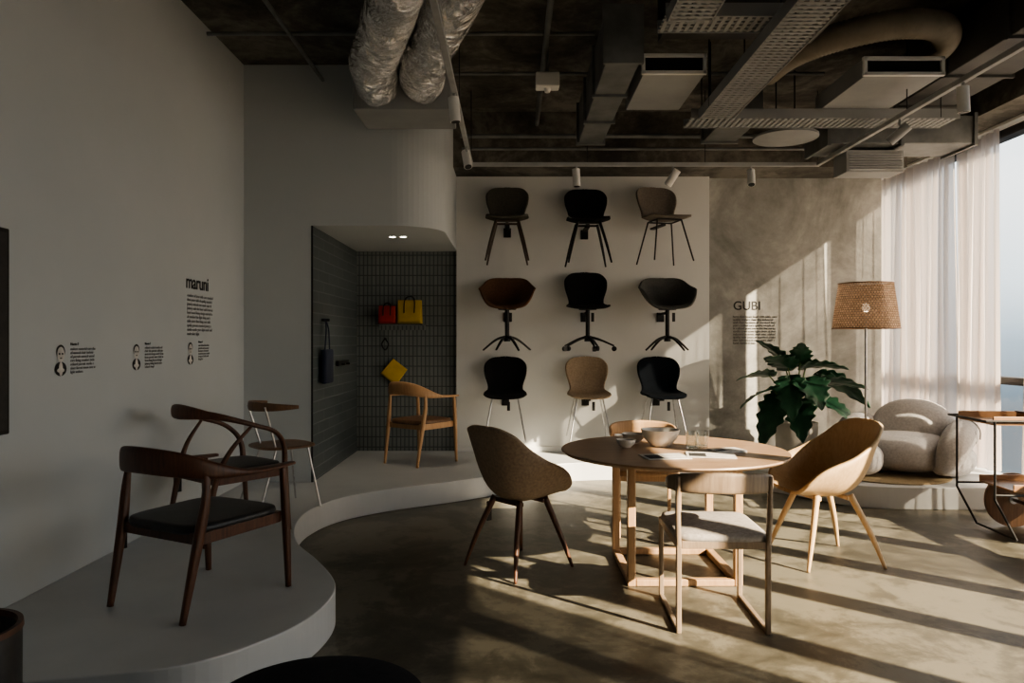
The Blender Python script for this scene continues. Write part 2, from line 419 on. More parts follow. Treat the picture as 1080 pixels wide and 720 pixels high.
for (y0, z0, ty, nl, nc) in ((3.57, 1.35, 3.70, 7, 24), (4.30, 1.35, 4.45, 7, 26), (5.03, 1.36, 5.21, 6, 20)):
    text('caption_name', 'Naoto F', (XT, ty, z0 + .0), .021, 'ink', RL, g)
    text('caption', para(nl, nc), (XT, ty, z0 - .025), .022, 'ink2', RL, g, 1.0, .9)
    p = empty('portrait_print', (XT, y0, z0 - .14))
    V = []; F = []
    def disc(cy, cz, ry, rz, x=0):
        o = len(V)
        for j in range(24):
            a = 2 * math.pi * j / 24; V.append((x, cy + ry * math.cos(a), cz + rz * math.sin(a)))
        F.append(tuple(range(o, o + 24)))
    disc(.05, .095, .030, .038, .001); mesh('face', V, F, 'paper', p, False); V = []; F = []
    disc(.05, .108, .036, .036, .0); disc(.05, .022, .048, .036, .0); mesh('hair_and_coat', V, F, 'ink', p, False)
    V = []; F = []; disc(.05, .022, .016, .036, .001); disc(.05, .015, .03, .012, .0005); mesh('shirt', V, F, 'paper', p, False)
    V = []; F = []; disc(.038, .098, .008, .005, .0015); disc(.062, .098, .008, .005, .0015); disc(.05, .076, .009, .003, .0015); mesh('glasses', V, F, 'ink', p, False)
g = empty('wall_lettering')
t = text('title', 'GUBI', (2.41, YB - .003, 1.715), .135, 'ink', RB, g, 1.0); t.data.offset = .001
text('paragraph', para(10, 36), (2.41, YB - .003, 1.63), .032, 'ink', RB, g, 1.0, 1.0)
tv = empty('wall_screen')
b2('panel', (XL + .005, 2.2, .96), (XL + .04, 3.2, 1.87), 'blk', tv, .006)
b2('glass_face', (XL + .041, 2.22, .98), (XL + .043, 3.18, 1.85), 'leather', tv)

# ---------------------------------------------------------------- chairs
def face(theta): return -math.radians(theta)
def wood_armchair(x, y, z, th, wd, seat, bow=False, name='wooden_armchair', sc=(1, 1, 1)):
    e = empty(name, (x, y, z), face(th)); e.scale = sc
    for s in (-1, 1):
        if not bow:
            sweep('leg_front', [(s * .275, .25, 0), (s * .272, .235, .4), (s * .268, .22, .645)], [(.013, .013), (.02, .018), (.015, .015)], wd, e, e=2.6, frame='pt')
            sweep('leg_back', [(s * .235, -.29, 0), (s * .25, -.225, .38), (s * .262, -.20, .56), (s * .255, -.19, .69)], [(.013, .013), (.02, .021), (.018, .018), (.010, .012)], wd, e, e=2.6, frame='pt')
        else:
            sweep('arm_and_front_leg', [(s * .13, -.285, .765), (s * .235, -.19, .745), (s * .295, -.02, .69), (s * .285, .13, .635), (s * .25, .215, .54), (s * .235, .235, .4), (s * .235, .25, .2), (s * .24, .265, 0)],
                  [(.01, .028), (.014, .02), (.016, .014), (.016, .014), (.016, .016), (.018, .018), (.016, .016), (.012, .012)], wd, e, frame='pt')
            sweep('leg_back', [(s * .22, -.29, 0), (s * .215, -.22, .36), (s * .25, -.15, .54), (s * .285, -.03, .685)], [(.012, .012), (.018, .018), (.014, .014), (.009, .009)], wd, e, frame='pt')
    if not bow:
        sweep('arm_back_rail', [(.262, .29, .652), (.285, .14, .655), (.292, -.02, .662), (.27, -.16, .69), (.17, -.275, .73), (0, -.315, .745), (-.17, -.275, .73), (-.27, -.16, .69), (-.292, -.02, .662), (-.285, .14, .655), (-.262, .29, .652)],
              [(.018, .009), (.034, .012), (.032, .016), (.018, .040), (.014, .060), (.014, .064), (.014, .060), (.018, .040), (.032, .016), (.034, .012), (.018, .009)], wd, e, n=16, e=2.6)
    else:
        sweep('back_rail', [(.20, -.235, .755), (.12, -.30, .77), (0, -.325, .775), (-.12, -.30, .77), (-.20, -.235, .755)], [(.008, .02), (.013, .036), (.014, .045), (.013, .036), (.008, .02)], wd, e, n=16, e=2.6)
    w = .255 if not bow else .225
    boxes('seat_frame', [((0, .225, .375), (2 * w - .02, .022, .055)), ((0, -.215, .375), (2 * w - .04, .022, .055)), ((w - .01, 0, .375), (.022, .44, .055)), ((-w + .01, 0, .375), (.022, .44, .055))], wd, e)
    sprism('seat_pad', selipse(w, .25, 5, 44, 0, .0, .04), .39, .435, seat, e, .008)
    b2('price_tag', (-w - .03, -.23, .25), (-w - .027, -.18, .36), 'blk', e)
    return e
PZ = .181
wood_armchair(-1.455, 3.40, PZ, 27, 'walnut', 'leather', sc=(1.01, 1.05, .91))
wood_armchair(-1.76, 4.5, PZ, 38, 'walnut', 'leather', True)
wood_armchair(-.90, 7.12, PZ, 37, 'oakwarm', 'walnut2', sc=(.93, .95, 1))

e = empty('plywood_side_chair', (-1.66, 5.2, PZ), face(48))
sprism('seat', selipse(.22, .21, 3, 44), .435, .455, 'walnut2', e, -.006)
sweep('backrest', [(-.27, .0, .735), (-.2, -.14, .735), (0, -.22, .735), (.2, -.14, .735), (.27, .0, .735)], [(.012, .012), (.012, .026), (.013, .034), (.012, .026), (.012, .012)], 'walnut2', e, n=14, e=3)
L = []
for s in (-1, 1):
    L += [((s * .14, .13, .435), (s * .2, .2, 0), .008, .007), ((s * .13, -.10, .435), (s * .19, -.25, 0), .008, .007), ((s * .13, -.10, .43), (s * .15, -.19, .735), .008, .007)]
L += [((-.14, .13, .43), (.14, .13, .43), .007), ((-.13, -.1, .43), (.13, -.1, .43), .007)]
rods('steel_legs', L, 'steel', e)

BUCK = [(.27, .445, .275, .455, .19), (.20, .43, .25, .515, .25), (.06, .415, .185, .585, .285), (-.07, .42, .10, .63, .30), (-.16, .47, .0, .668, .305), (-.215, .56, -.09, .715, .295),
        (-.25, .68, -.165, .765, .275), (-.28, .79, -.23, .825, .24), (-.30, .875, -.285, .88, .19)]
def bucket(x, y, th, sh, lg, name='bucket_armchair', sc=1, tag=True):
    e = empty(name, (x, y, 0), face(th)); e.scale = (sc, sc, 1)
    shell('shell', BUCK, sh, e, .022, 32, 54, .12, .16, 2.4, 2.6)
    for sx in (-1, 1):
        for sy in (-1, 1):
            sweep('leg', [(sx * .12, sy * .11 + .01, .425), (sx * .19, sy * .19, .2), (sx * .245, sy * .25, 0)], [(.02, .02), (.017, .017), (.010, .010)], lg, e, frame='pt')
    boxes('underframe', [((0, .11, .405), (.26, .03, .025)), ((0, -.09, .405), (.26, .03, .025)), ((0, .01, .405), (.03, .2, .02))], lg, e)
    if tag: b2('price_tag', (-.155, -.14, .27), (-.152, -.10, .39), 'blk', e)
    return e
bucket(.04, 4.40, 48, 'dkbrown', 'walnut', sc=.94)
bucket(1.97, 4.55, -98, 'oakpale', 'oakpale', tag=False)

def sled_chair(x, y, th, wd, seat):
    e = empty('dining_chair', (x, y, 0), face(th)); q = .208
    for s in (-1, 1):
        boxes('side_frame', [((s * q, 0, .011), (.024, .50, .022)), ((s * q, .238, .22), (.024, .026, .42)), ((s * q, -.238, .22), (.024, .028, .42)), ((s * q, 0, .415), (.022, .50, .035))], wd, e, .005)
        sweep('back_post', [(s * q, -.238, .40), (s * (q + .005), -.245, .55), (s * (q + .006), -.255, .74)], [(.013, .014), (.013, .014), (.010, .010)], wd, e, frame='pt', e=3)
    sweep('back_rail', [(.238, -.10, .685), (.238, -.19, .70), (.175, -.265, .71), (0, -.30, .715), (-.175, -.265, .71), (-.238, -.19, .70), (-.238, -.10, .685)],
          [(.009, .022), (.010, .034), (.012, .046), (.012, .05), (.012, .046), (.010, .034), (.009, .022)], wd, e, n=16, e=3.2)
    boxes('seat_rail', [((0, .235, .415), (.39, .022, .035)), ((0, -.235, .415), (.39, .022, .035))], wd, e)
    sprism('seat_pad', selipse(.222, .25, 7, 48), .425, .465, seat, e, .012)
    return e
sled_chair(1.0, 3.62, 2, 'oakdull', 'seatgrey')
sled_chair(.97, 5.25, 184, 'oak', 'oak')

SIDE = [(.25, .43, .25, .43, .17), (.20, .455, .20, .46, .215), (.05, .445, .06, .465, .235), (-.10, .445, -.08, .475, .225), (-.185, .475, -.15, .50, .195), (-.225, .54, -.17, .55, .195), (-.25, .64, -.18, .65, .228), (-.275, .74, -.215, .745, .235), (-.30, .835, -.27, .835, .205)]
ARM = [(.25, .43, .255, .44, .17), (.20, .45, .23, .48, .215), (.06, .435, .18, .55, .26), (-.07, .435, .10, .62, .29), (-.15, .465, .03, .645, .305), (-.205, .54, -.06, .665, .30), (-.24, .62, -.14, .695, .275), (-.265, .70, -.21, .735, .245), (-.285, .775, -.27, .785, .20)]
def wall_chair(x, z, kind, sh, lg, base='splay', th=180, y=7.42, tag=True):
    nm = 'shell_side_chair' if kind == 'side' else 'swivel_armchair'
    if base == 'caster': nm = 'swivel_shell_chair'
    e = empty(nm, (x, y, z), face(th))
    shell('shell', SIDE if kind == 'side' else ARM, sh, e, .018, 24, 46, .12, .15, 2.2, 2.8)
    if base == 'splay':
        for sx in (-1, 1):
            for sy in (-1, 1):
                sweep('leg', [(sx * .11, sy * .1, .43), (sx * .17, sy * .17, .2), (sx * .215, sy * .225, 0)], [(.016, .016), (.014, .014), (.009, .009)], lg, e, frame='pt')
        boxes('underframe', [((0, .1, .415), (.24, .025, .02)), ((0, -.1, .415), (.24, .025, .02)), ((0, 0, .418), (.03, .2, .02))], lg, e)
    elif base == 'rod':
        L = []
        for sx in (-1, 1):
            for sy in (-1, 1): L.append(((sx * .13, sy * .12, .43), (sx * .21, sy * .235, 0), .0085, .008))
            L.append(((sx * .13, -.12, .428), (sx * .13, .12, .428), .0085))
        L += [((-.13, .12, .428), (.13, .12, .428), .0085), ((-.13, -.12, .428), (.13, -.12, .428), .0085)]
        rods('rod_legs', L, lg, e)
    else:
        L = [((0, 0, .44), (0, 0, .13), .022, .022), ((0, 0, .16), (0, 0, .10), .035, .035)]
        rods('column', L, lg, e)
        n = 5 if base == 'caster' else 4
        for i in range(n):
            a = 2 * math.pi * i / n + .45; c, s = math.cos(a), math.sin(a)
            r = .27; z1 = .055 if base == 'caster' else .012
            sweep('foot_%d' % (i + 1), [(0, 0, .15), (c * .12, s * .12, .12), (c * r, s * r, z1)], [(.022, .016), (.018, .012), (.011, .009)], lg, e)
            if base == 'caster':
                rods('caster', [((c * r - s * .015, s * r + c * .015, .026), (c * r + s * .015, s * r - c * .015, .026), .026)], 'blk', e)
        rods('seat_plate', [((0, 0, .425), (0, 0, .44), .09, .10)], lg, e)
    dy = YB - .08 - y
    if abs(th - 180) < 1:
        boxes('wall_bracket', [((0, -dy / 2 - .02, .395), (.05, dy - .02, .02)), ((0, -dy + .012, .36), (.08, .02, .10))], 'blk', e)
    else:
        boxes('wall_bracket', [((0, -.17, .395), (.05, .30, .02))], 'blk', e)
    if tag: b2('price_tag', (-.05, .13, .30), (-.02, .133, .39), 'blk', e)
    return e
xs = (-.05, .78, 1.60)
wall_chair(xs[0], 2.18, 'side', 'chgreen', 'darkwood', tag=False)
wall_chair(xs[1] - .0, 2.16, 'side', 'chblack', 'blk', tag=False)
wall_chair(xs[2] - .03, 2.18, 'side', 'chtaupe', 'blk', 'rod', 168, tag=False)
wall_chair(xs[0], 1.27, 'arm', 'chbrown', 'blk', 'star')
wall_chair(xs[1], 1.27, 'side', 'chblack', 'blk', 'caster')
wall_chair(xs[2], 1.27, 'arm', 'chgrey', 'blk', 'star')
wall_chair(xs[0] - .02, .37, 'side', 'chblack', 'steel', 'rod')
wall_chair(xs[1] + .01, .37, 'side', 'chbeige', 'steel', 'rod')
wall_chair(xs[2] - .05, .37, 'side', 'chnavy', 'steel', 'rod')

# ---------------------------------------------------------------- dining table
TX, TY, TZ = .97, 4.35, .72
e = empty('round_dining_table', (TX, TY, 0))
lathe('top', [(0, TZ - .03), (.6, TZ - .03), (.655, TZ - .022), (.672, TZ - .008), (.668, TZ), (0, TZ)], 'oakh', e, n=72)
q = .30; lst = []
for sx in (-1, 1):
    for sy in (-1, 1):
        lst.append(((sx * q, sy * q, TZ / 2 - .015), (.045, .045, TZ - .03)))
for s in (-1, 1):
    lst += [((0, s * q, .02), (2 * q - .05, .045, .038)), ((s * q, 0, .02), (.045, 2 * q - .05, .038)), ((0, s * q, TZ - .05), (2 * q - .05, .04, .038)), ((s * q, 0, TZ - .05), (.04, 2 * q - .05, .038))]
boxes('base_frame', lst, 'oak', e, .006)
def bowl(name, x, y, r, h, mat='ceram'):
    p = empty(name, (x, y, TZ + .001))
    lathe('body', [(0, .0), (r * .45, 0), (r * .5, .006), (r * .85, h * .5), (r, h), (r * .96, h), (r * .8, h * .5), (r * .42, .012), (0, .010)], mat, p)
bowl('ceramic_bowl', .92, 4.47, .12, .105)
bowl('small_bowl', .70, 4.42, .062, .05)
bowl('small_bowl', .78, 4.62, .075, .06)
for (x, y) in ((1.10, 4.40), (1.17, 4.44)):
    p = empty('drinking_glass', (x, y, TZ + .001))
    lathe('body', [(0, 0), (.036, 0), (.040, .10), (.036, .10), (.032, .010), (0, .010)], 'tumbler', p)
for (x, y, a, w, d) in ((.86, 4.06, .15, .25, .19), (1.13, 4.10, -.2, .27, .19), (1.27, 4.26, .25, .19, .13)):
    p = empty('magazine', (x, y, TZ + .001), a); k = .004 if x < 1 else (.006 if x < 1.2 else .012)
    b2('pages', (-w / 2, -d / 2, 0), (w / 2, d / 2, k), 'paper', p, .001)
    b2('cover_block', (-w / 2 + .015, -d / 2 + .02, k), (-w / 10, d / 2 - .05, k + .0008), 'ink', p)

# ---------------------------------------------------------------- niche bags
def bag(name, x, y, z, w, h, d, mat, rot=(0, 0, 0), handle=True):
    p = empty(name, (x, y, z)); p.rotation_euler = rot
    V = []; F = []
    for i in range(9):
        t = i / 8; ww = w / 2 * (1 - .06 * t); dd = d / 2 * (1 - .75 * t ** 1.5) * (1 if i else .85)
        for (a, b) in selipse(ww, dd, 6, 28): V.append((a, b, h * t))
    for i in range(8):
        for j in range(28): a = i * 28 + j; b = i * 28 + (j + 1) % 28; F.append((a, b, b + 28, a + 28))
    F.append(tuple(range(28))); F.append(tuple(8 * 28 + j for j in range(28)))
    mesh('body', V, F, mat, p)
    if handle:
        for s in (-1, 1):
            sweep('handle', [(-w * .2, s * d * .5, h * .45), (-w * .2, s * d * .3, h * .9), (-w * .14, s * d * .1, h * 1.1), (0, s * d * .08, h * 1.16), (w * .14, s * d * .1, h * 1.1), (w * .2, s * d * .3, h * .9), (w * .2, s * d * .5, h * .45)], [(.006, .006)], 'blk', p, frame='pt')
    return p
sh = empty('bag_shelf', (-1.19, YB - .16, 1.55))
boxes('shelf_board', [((0, 0, 0), (.5, .26, .014)), ((0, .125, -.03), (.5, .02, .05))], 'tileB', sh)
bag('yellow_handbag', -1.09, YB - .17, 1.56, .27, .25, .12, 'yellow')
bag('red_handbag', -1.33, YB - .17, 1.56, .19, .19, .1, 'red')
bag('yellow_pouch', -1.34, YB - .05, .96, .21, .21, .04, 'yellow', (0, math.radians(38), 0), False)
p = empty('pouch_hook', (-1.37, YB - .03, 1.40))
rods('peg', [((0, .02, 0), (0, -.05, 0), .012)], 'blk', p); sweep('strap', [(0, -.05, 0), (-.035, -.045, -.06), (0, -.04, -.12), (.035, -.045, -.06), (0, -.05, 0)], [(.008, .008)], 'blk', p, frame='pt')
p = empty('navy_tote_bag', (-1.64, 6.4, 1.0), math.radians(90))
V, F = boxdata((0, 0, .15), (.26, .05, .30)); mesh('body', V, F, 'navyb', p, True, .015)
sweep('strap', [(-.08, 0, .29), (-.04, .0, .48), (0, .02, .56), (.04, .0, .48), (.08, 0, .29)], [(.006, .012)], 'navyb', p, frame='pt')
rods('peg', [((0, .05, .56), (0, -.02, .56), .012)], 'blk', p)
p = empty('wall_hook_rail', (-1.67, 7.1, 1.16)); boxes('rail', [((0, 0, 0), (.03, .42, .05)), ((.03, -.1, -.01), (.04, .02, .02)), ((.03, .1, -.01), (.04, .02, .02))], 'blk', p)
for (x, y) in ((-1.12, 6.75), (-1.02, 6.75)):
    p = empty('recessed_downlight', (x, y, 2.349))
    lathe('ring', [(.028, 0), (.04, -.003), (.042, 0)], 'white', p, n=24); lathe('lens', [(0, -.001), (.028, -.001)], 'led', p, n=24)
    l = bpy.data.lights.new('spot', 'SPOT'); l.energy = 10; l.color = (1, .86, .66); l.spot_size = math.radians(95); l.spot_blend = .7; l.shadow_soft_size = .03
    o = bpy.data.objects.new('downlight_spot', l); COL.objects.link(o); o.parent = p; o.location = (0, 0, -.02)

# ---------------------------------------------------------------- plant
e = empty('potted_plant', (2.82, 7.15, PZ))
lathe('pot', [(0, 0), (.17, 0), (.185, .02), (.205, .38), (.205, .395), (.185, .395), (.18, .34), (0, .34)], 'pot', e, n=48)
lathe('soil', [(0, .35), (.183, .345)], 'soil', e)
def leaf(base, tip, wid, roll=0, nm='leaf'):
    base = Vector(base); tip = Vector(tip); ax = tip - base; L = ax.length; ax.normalize()
    sd = ax.cross(Vector((0, 0, 1))); sd.normalize(); up = sd.cross(ax)
    Rr = Matrix.Rotation(roll, 3, ax); sd = Rr @ sd; up = Rr @ up
    V = []; F = []; nl = 36; nw = 8
    for i in range(nl + 1):
        t = i / nl
        w = wid * (math.sin(math.pi * min(t ** .62, 1)) ** .8 + .02) * (1 - .24 * abs(math.sin(t * math.pi * 5.5)) ** 2 * (1 if .10 < t < .95 else 0))
        for j in range(-nw, nw + 1):
            u = j / nw
            p = base + ax * (L * (t - .20 * abs(u) * (1 - t))) + sd * (w * u) + up * (.25 * w * abs(u) - .30 * L * t * t + .04 * wid * math.sin(abs(u) * 8 - t * 20) * abs(u))
            V.append(p)
    m = 2 * nw + 1
    for i in range(nl):
        for j in range(m - 1): a = i * m + j; F.append((a, a + 1, a + m + 1, a + m))
    return mesh(nm, V, F, 'leaf', e, True, sol=.003)
LV = [((-.28, -.12, .72), (-.66, -.22, .66), .13, .3), ((-.20, -.1, .62), (-.48, -.24, .24), .17, -.3), ((-.12, -.15, .80), (-.22, -.42, .52), .16, .2),
      ((-.08, .0, .93), (-.34, -.08, 1.10), .15, .5), ((.02, -.05, .98), (-.05, -.25, 1.24), .12, 0), ((.10, .02, .92), (.46, -.05, 1.02), .17, -.3),
      ((.05, -.16, .80), (.04, -.52, .66), .18, .1), ((.22, -.05, .78), (.60, -.18, .84), .17, -.4), ((.18, -.12, .62), (.42, -.42, .52), .16, .1),
      ((.28, .0, .84), (.76, .05, .66), .14, -.5), ((-.25, .05, .85), (-.60, .0, .90), .12, .4), ((-.04, -.2, .58), (-.16, -.50, .34), .16, .2), ((-.1, .08, 1.0), (-.3, .1, 1.25), .11, .4)]
for i, (b, t, w, r) in enumerate(LV):
    leaf(b, t, w, r); bb = Vector(b)
    sweep('stem', [(bb.x * .15, bb.y * .15, .34), (bb.x * .45, bb.y * .45, .34 + (bb.z - .34) * .6), b], [(.011, .011), (.008, .008), (.006, .006)], 'stem', e, frame='pt', n=8)

# ---------------------------------------------------------------- floor lamp
e = empty('floor_lamp', (3.25, 6.62, PZ))
lathe('base', [(0, 0), (.15, 0), (.15, .018), (.02, .03), (0, .03)], 'blk', e)
rods('pole', [((0, 0, .02), (0, 0, 1.62), .011)], 'steel', e)
V = []; F = []; n = 64; prof = [(.285, 1.31), (.278, 1.38), (.262, 1.5), (.245, 1.62), (.232, 1.72)]
for r, z in prof:
    for j in range(n): a = 2 * math.pi * j / n; V.append((r * math.cos(a), r * math.sin(a), z))
for i in range(len(prof) - 1):
    for j in range(n): a = i * n + j; b = i * n + (j + 1) % n; F.append((a, b, b + n, a + n))
o = mesh('woven_shade', V, F, 'shade', e, True)
uv = o.data.uv_layers.new(name='UVMap')
for p in o.data.polygons:
    us = []
    for li in p.loop_indices:
        v = o.data.vertices[o.data.loops[li].vertex_index].co
        us.append([li, (math.atan2(v.y, v.x) / (2 * math.pi)) % 1.0, (v.z - 1.31) / .41])
    if max(u[1] for u in us) - min(u[1] for u in us) > .5:
        for u in us:
            if u[1] < .5: u[1] += 1
    for u in us: uv.data[u[0]].uv = (u[1], u[2])
for r, z in ((.286, 1.31), (.233, 1.72)):
    sweep('shade_hoop', [(r * math.cos(2 * math.pi * i / 24), r * math.sin(2 * math.pi * i / 24), z) for i in range(25)], [(.005, .005)], 'walnut2', e, n=8, k=2)
rods('shade_spider', [((-.23, 0, 1.60), (.23, 0, 1.60), .004), ((0, -.23, 1.60), (0, .23, 1.60), .004)], 'blk', e)
V, F = superellipsoid((0, 0, 1.5), (.035, .035, .045), 1, 1); mesh('bulb', V, F, 'bulb', e)
l = bpy.data.lights.new('lamp_light', 'POINT'); l.energy = 4.5; l.color = (1, .78, .56); l.shadow_soft_size = .02
o = bpy.data.objects.new('lamp_light', l); COL.objects.link(o); o.parent = e; o.location = (0, 0, 1.44)

# ---------------------------------------------------------------- lounge chair + ottoman
def lounge(x, y, th):
    e = empty('puffy_lounge_chair', (x, y, PZ + .015), face(th))
    V, F = superellipsoid((0, .06, .18), (.36, .40, .17), .7, .8, 40, 20); mesh('seat_cushion', V, F, 'boucle', e)
    Rm = Matrix.Rotation(math.radians(20), 3, 'X')
    V, F = superellipsoid((0, -.25, .39), (.35, .21, .25), 1.0, .95, 44, 22, R=Rm); mesh('back_cushion', V, F, 'boucle', e)
    for s in (-1, 1):
        sweep('arm_roll', [(s * .28, -.38, .24), (s * .39, -.26, .33), (s * .44, -.04, .36), (s * .44, .16, .33), (s * .42, .30, .23), (s * .38, .33, .12), (s * .34, .24, .09)], [(.05, .06), (.11, .12), (.125, .13), (.125, .13), (.115, .12), (.08, .08), (.03, .03)], 'boucle', e, n=20, frame='pt')
        sweep('base_roll', [(s * .3, -.38, .12), (s * .41, -.2, .12), (s * .42, .1, .12), (s * .33, .32, .11)], [(.08, .08), (.11, .12), (.11, .12), (.08, .08)], 'boucle', e, n=20, frame='pt')
        for k in (-.10, .10):
            pts = [(s * (.440 + .128 * math.cos(a)), k, .352 - .12 * max(k, 0) + .133 * math.sin(a)) for a in [i * math.pi / 5 - .3 for i in range(7)]]
            sweep('arm_seam', pts, [(.006, .006)], 'ink2', e, n=6, frame='pt', k=3)
    return e
lounge(3.62, 6.62, 222)
e = empty('puffy_ottoman', (2.95, 6.40, PZ + .003))
V, F = superellipsoid((0, 0, .16), (.31, .25, .155), .7, .8, 44, 20); mesh('cushion', V, F, 'boucle', e)
sweep('seam', [(.313 * math.cos(a), .253 * math.sin(a), .16) for a in [2 * math.pi * i / 16 for i in range(17)]], [(.006, .006)], 'ink2', e, n=6, frame='pt')
e = empty('round_rug', (3.35, 6.42, PZ)); lathe('weave', [(0, 0), (.5, 0), (.505, .005), (.5, .01), (0, .01)], 'rug', e, n=64)
e.scale = (1, .9, 1)

# ---------------------------------------------------------------- serving trolley
e = empty('serving_trolley', (3.64, 5.08, 0), math.radians(-4))
b2('top_tray', (-.36, -.22, .80), (.5, .22, .815), 'shelfo', e, .003)
boxes('top_tray_rim', [((.07, -.215, .835), (.86, .012, .05)), ((.07, .215, .835), (.86, .012, .05))], 'shelfo', e)
b2('lower_tray', (-.22, -.2, .34), (.5, .2, .355), 'shelfo', e, .003)
boxes('lower_tray_rim', [((.14, -.2, .37), (.72, .012, .05)), ((.14, .2, .37), (.72, .012, .05))], 'shelfo', e)
L = []
for s in (-1, 1):
    L += [((-.42, s * .235, .83), (.5, s * .235, .83), .008), ((-.36, s * .235, .83), (-.36, s * .235, .30), .008), ((-.36, s * .235, .30), (-.22, s * .235, .03), .008),
          ((.45, s * .235, .83), (.45, s * .235, .03), .008), ((-.36, s * .235, .33), (.45, s * .235, .33), .008)]
L += [((-.42, -.235, .83), (-.42, .235, .83), .008), ((-.22, -.235, .03), (-.22, .235, .03), .008)]
rods('frame', L, 'blk', e)
for s in (-1, 1):
    rods('wheel', [((.05, s * .26 - .012, .2), (.05, s * .26 + .012, .2), .2, .2, 48)], 'walnut2', e)
    rods('hub', [((.05, s * .26 - .016, .2), (.05, s * .26 + .016, .2), .03, .03, 24)], 'steel', e)
rods('axle', [((.05, -.29, .2), (.05, .29, .2), .012)], 'steel', e)
p = empty('wooden_box', (3.72, 5.03, .816)); b2('body', (-.12, -.1, 0), (.2, .12, .05), 'shelfo', p, .005); b2('lid', (-.125, -.105, .051), (.205, .125, .06), 'walnut', p, .003)

# ---------------------------------------------------------------- foreground
e = empty('round_pouf', (-.50, 1.82, 0))
lathe('cushion', [(0, .06), (.24, .06), (.29, .10), (.31, .24), (.305, .40), (.28, .455), (.2, .475), (0, .482)], 'pouf', e, n=64)
lathe('plinth', [(0, 0), (.25, 0), (.25, .06), (0, .06)], 'blk', e)
e = empty('leather_bin', (-1.66, 2.14, 0))
lathe('body', [(0, 0), (.165, 0), (.17, .02), (.172, .50), (.168, .51), (.160, .50), (.158, .02), (0, .02)], 'leather', e, n=48)
lathe('rim', [(.158, .497), (.160, .515), (.174, .515), (.176, .497)], 'walnut', e, n=48)

# ---------------------------------------------------------------- ceiling services
ZT = 3.02
e = empty('lighting_track')
boxes('rail', [((-.38, 3.6, ZT), (.035, 6.2, .035)), ((1.235, 6.72, ZT), (3.265, .035, .035)), ((2.85, 3.6, ZT), (.035, 6.2, .035))], 'track', e)
L = [((x, y, ZT), (x, y, H - .002), .004) for x in (-.38, 2.85) for y in (1.6, 3.4, 5.2, 6.72)] + [((x, 6.72, ZT), (x, 6.72, H - .002), .004) for x in (.7, 1.8)]
rods('hanger', L, 'blk', e)
def spot(x, y, tilt, az, mat='white'):
    p = empty('track_spotlight', (x, y, ZT - .018))
    rods('stem', [((0, 0, 0), (0, 0, -.05), .01)], 'track', p)
    d = Vector((math.sin(tilt) * math.cos(az), math.sin(tilt) * math.sin(az), -math.cos(tilt))); c = Vector((0, 0, -.10))
    rods('head', [(c - d * .075, c + d * .085, .036, .036, 24)], mat, p); rods('lens', [(c + d * .086, c + d * .088, .029, .029, 24)], 'blk', p)
spot(-.38, 4.75, .1, 0); spot(-.38, 6.05, .5, -1.2); spot(.6, 6.72, .05, 0); spot(1.5, 6.72, .7, 2.4); spot(2.23, 6.72, .45, -1.8); spot(2.85, 5.3, .9, 2.5, 'track'); spot(2.85, 4.55, .05, 0)
from mathutils import noise as mn
fe = empty('foil_flexible_duct')
def foil(pts, sd):
    V, F = sweepdata(pts, [(.165, .165)], n=48, k=22, frame='pt')
    out = []
    for v in V:
        q = v + Vector((sd, 0, 0)); n = mn.noise(q * 4) * .6 + abs(mn.noise(Vector((q.x * 9, q.y * 16, q.z * 9)))) * .6
        out.append(v + Vector((n * .03, n * .02, n * .05)))
    return mesh('foil_sleeve', out, F, 'foil', fe)
foil([(-1.02, 5.42, 3.29), (-.98, 5.1, 3.34), (-.84, 4.7, 3.38), (-.62, 4.0, 3.42), (-.45, 3.1, 3.44), (-.40, 1.75, 3.44)], 0)
foil([(-.68, 5.42, 3.31), (-.62, 5.1, 3.36), (-.48, 4.7, 3.40), (-.26, 4.0, 3.44), (-.09, 3.1, 3.45), (-.04, 1.75, 3.45)], 9)
b2('duct_plenum', (-1.2, 5.43, 3.12), (-.46, 5.95, 3.46), 'ductp', None, .01)
def duct(name, a, b, mat='galv', seams=True, ax=1):
    e = empty(name); b2('casing', a, b, mat, e, .006)
    if seams:
        n = int((b[ax] - a[ax]) / .6)
        for i in range(n + 1):
            y = a[ax] + (b[ax] - a[ax]) * i / max(n, 1)
            if ax == 1: b2('flange', (a[0] - .02, y - .015, a[2] - .02), (b[0] + .02, y + .015, b[2] + .02), mat, e, .002)
            else: b2('flange', (y - .015, a[1] - .02, a[2] - .02), (y + .015, b[1] + .02, b[2] + .02), mat, e, .002)
    return e
duct('air_duct', (.60, 4.6, 3.16), (.82, 6.5, 3.5))
duct('air_duct', (1.75, 5.95, 3.2), (2.05, 6.6, 3.5))
duct('air_duct', (.45, 2.95, 3.42), (3.10, 3.35, 3.66), 'galvd', True, 0)
duct('air_duct', (3.15, 1.2, 3.30), (3.62, 5.9, 3.62), 'galvd')
duct('air_duct', (1.0, 4.45, 3.40), (2.0, 4.85, 3.66), 'galvd', True, 0)
def outlet(x0, x1, y, z0, z1, dep):
    e = empty('air_outlet'); b2('casing', (x0, y, z0), (x1, y + dep, z1), 'ductp', e, .004)
    boxes('frame', [(((x0 + x1) / 2, y - .01, z0 + .012), (x1 - x0 + .03, .03, .024)), (((x0 + x1) / 2, y - .01, z1 - .012), (x1 - x0 + .03, .03, .024)), ((x0, y - .01, (z0 + z1) / 2), (.024, .03, z1 - z0)), ((x1, y - .01, (z0 + z1) / 2), (.024, .03, z1 - z0))], 'white', e)
    b2('opening_shade', (x0 + .012, y - .004, z0 + .024), (x1 - .012, y - .001, z1 - .024), 'duct_shade', e)  # flat black panel on the solid casing, painted as the unlit duct interior
outlet(.90, 1.32, 4.95, 3.20, 3.34, .75)
